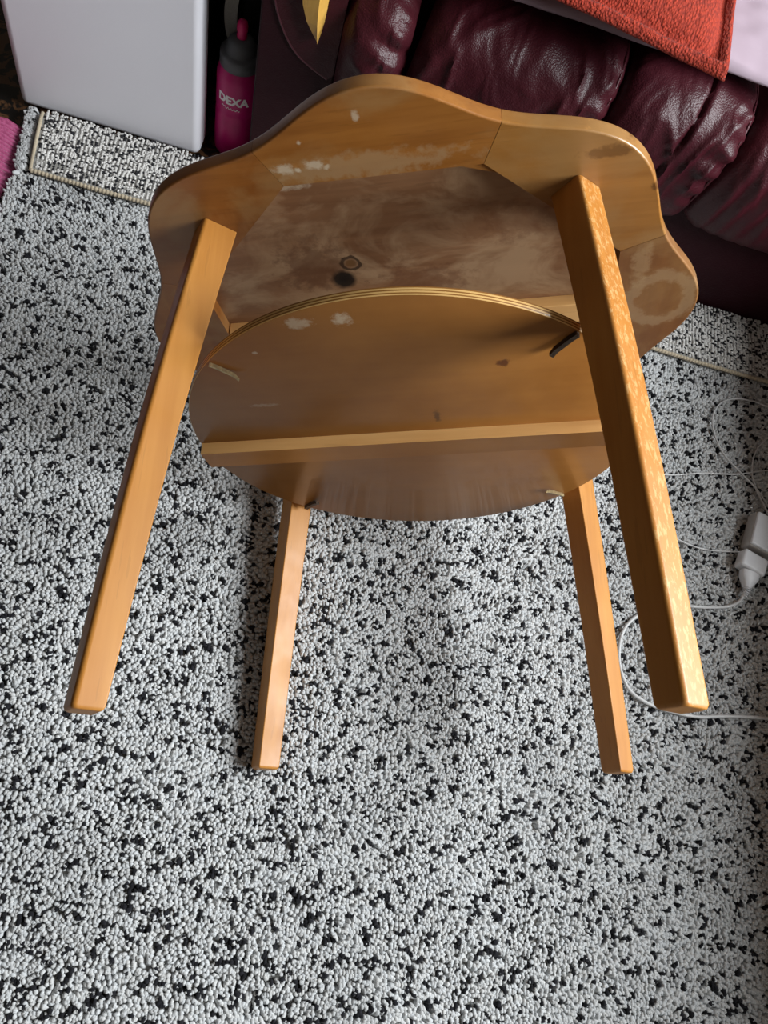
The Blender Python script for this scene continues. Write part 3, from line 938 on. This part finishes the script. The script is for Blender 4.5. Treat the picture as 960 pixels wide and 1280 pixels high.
tag(oc, 'orange knitted cushion with flat stitched border on top of the pale pillow', 'cushion')

# ------------------------------------------------------------------ charger and cables on the rug
M_plast = plain('white_plastic', lin(226, 228, 232), 0.35, var=0.015)
M_plast_shaded = plain('shaded_white_plastic', lin(186, 182, 178), 0.4, var=0.03)  # white plastic of the adapter's sides, with their shade put into the colour
M_cable = plain('white_cable', lin(206, 206, 206), 0.45, var=0.04)
def rz(deg): return Matrix.Rotation(RD(deg), 3, 'Z')
ADX, ADY, ADA = 0.705, -0.010, -15.0
ad = empty('power_adapter', (ADX, ADY, 0.004))
tag(ad, 'white square power adapter lying on the rug by the right edge', 'adapter')
piv = (ADX, ADY, 0)
put(rbox('body', (ADX - 0.0405, ADY - 0.034, 0.004), (ADX + 0.0405, ADY + 0.034, 0.030), 0.0035, M_plast_shaded, None, 3, rz(ADA), piv), ad)
put(rbox('top_shell', (ADX - 0.0390, ADY - 0.0325, 0.0275), (ADX + 0.0390, ADY + 0.0325, 0.0335), 0.0028, M_plast, None, 3, rz(ADA), piv), ad)
cab_pts = [(0.712, 0.026), (0.706, 0.045), (0.700, 0.066), (0.689, 0.094), (0.684, 0.121), (0.690, 0.155), (0.704, 0.182), (0.729, 0.208), (0.775, 0.228), (0.790, 0.250), (0.765, 0.262), (0.732, 0.265),
           (0.699, 0.271), (0.658, 0.266), (0.625, 0.246), (0.609, 0.212), (0.613, 0.174), (0.631, 0.139), (0.661, 0.112), (0.692, 0.088), (0.721, 0.052), (0.76, 0.02), (0.82, 0.01)]
zz_ = [0.018, 0.014, 0.009] + [0.0075] * (len(cab_pts) - 3)
zz_[18] = 0.0085
put(tube('cable', [(x, y, z) for (x, y), z in zip(cab_pts, zz_)], 0.0016, M_cable, None, 8, 8), ad)
put(tube('strain_relief', [(0.711, 0.024, 0.018), (0.7085, 0.036, 0.0165), (0.706, 0.045, 0.0142)], lambda t: 0.0032 - 0.001 * t, M_plast, None, 3, 10), ad)

pl = empty('mains_lead', (0.662, -0.085, 0.004))
tag(pl, 'white mains lead plugged into the adapter, looping behind the front right table leg', 'power cable')
pp = (0.668, -0.066, 0)
put(rbox('connector', (0.668 - 0.023, -0.066 - 0.012, 0.005), (0.668 + 0.023, -0.066 + 0.021, 0.0285), 0.005, M_plast, None, 4, rz(ADA - 3), pp), pl)
# tapered plug body with ribs
d0 = np.array([-0.16, -0.987, 0])
side = np.array([0.987, -0.16, 0])
st = np.array([0.666, -0.078, 0.0165])
rows = []
for s_, w_, h_ in ((0.0, 0.0165, 0.0090), (0.010, 0.0155, 0.0092), (0.016, 0.0125, 0.0085), (0.021, 0.0090, 0.0072), (0.0265, 0.0072, 0.0062), (0.028, 0.0055, 0.0055)):
    q = st + d0 * s_ + np.array([0, 0, -0.1 * s_])
    rows.append([q + side * w_ * math.copysign(abs(math.cos(a)) ** 0.6, math.cos(a)) + np.array([0, 0, 1]) * h_ * math.copysign(abs(math.sin(a)) ** 0.6, math.sin(a)) for a in np.linspace(0, 2 * math.pi, 20, endpoint=False)])
put(grid('plug', np.array(rows).transpose(1, 0, 2), M_plast, None, True, True), pl)
for i in range(5):
    q = st + d0 * (0.0285 + i * 0.0032) + np.array([0, 0, -0.003 - 0.0004 * i])
    e2 = q + d0 * 0.0017
    put(tube('strain_rib', [q, e2], 0.0056 - 0.0005 * i, M_plast, None, 1, 10), pl)
c1 = [(0.6613, -0.107, 0.0130), (0.657, -0.118, 0.0105), (0.649, -0.131, 0.0075), (0.625, -0.144), (0.575, -0.155), (0.533, -0.160), (0.485, -0.184), (0.458, -0.209), (0.446, -0.238), (0.446, -0.276),
      (0.461, -0.309), (0.488, -0.324), (0.523, -0.330), (0.574, -0.330), (0.628, -0.319), (0.696, -0.309), (0.80, -0.30), (0.89, -0.305)]
put(tube('cable', [(p[0], p[1], p[2] if len(p) > 2 else 0.0065) for p in c1], 0.0027, M_cable, None, 8, 8), pl)

c4 = [(0.86, 0.165), (0.734, 0.138), (0.654, 0.108), (0.591, 0.093), (0.538, 0.075), (0.494, 0.063), (0.454, 0.040), (0.441, 0.009), (0.468, -0.021), (0.517, -0.035), (0.546, -0.046), (0.590, -0.050), (0.640, -0.042), (0.690, -0.030)]
th_ = tube('thin_cable', [(x, y, 0.0068 if i < 11 else 0.0045) for i, (x, y) in enumerate(c4)], 0.0014, M_cable, None, 8, 8)
tag(th_, 'thin white cable looping across the rug and passing under the adapter', 'cable')
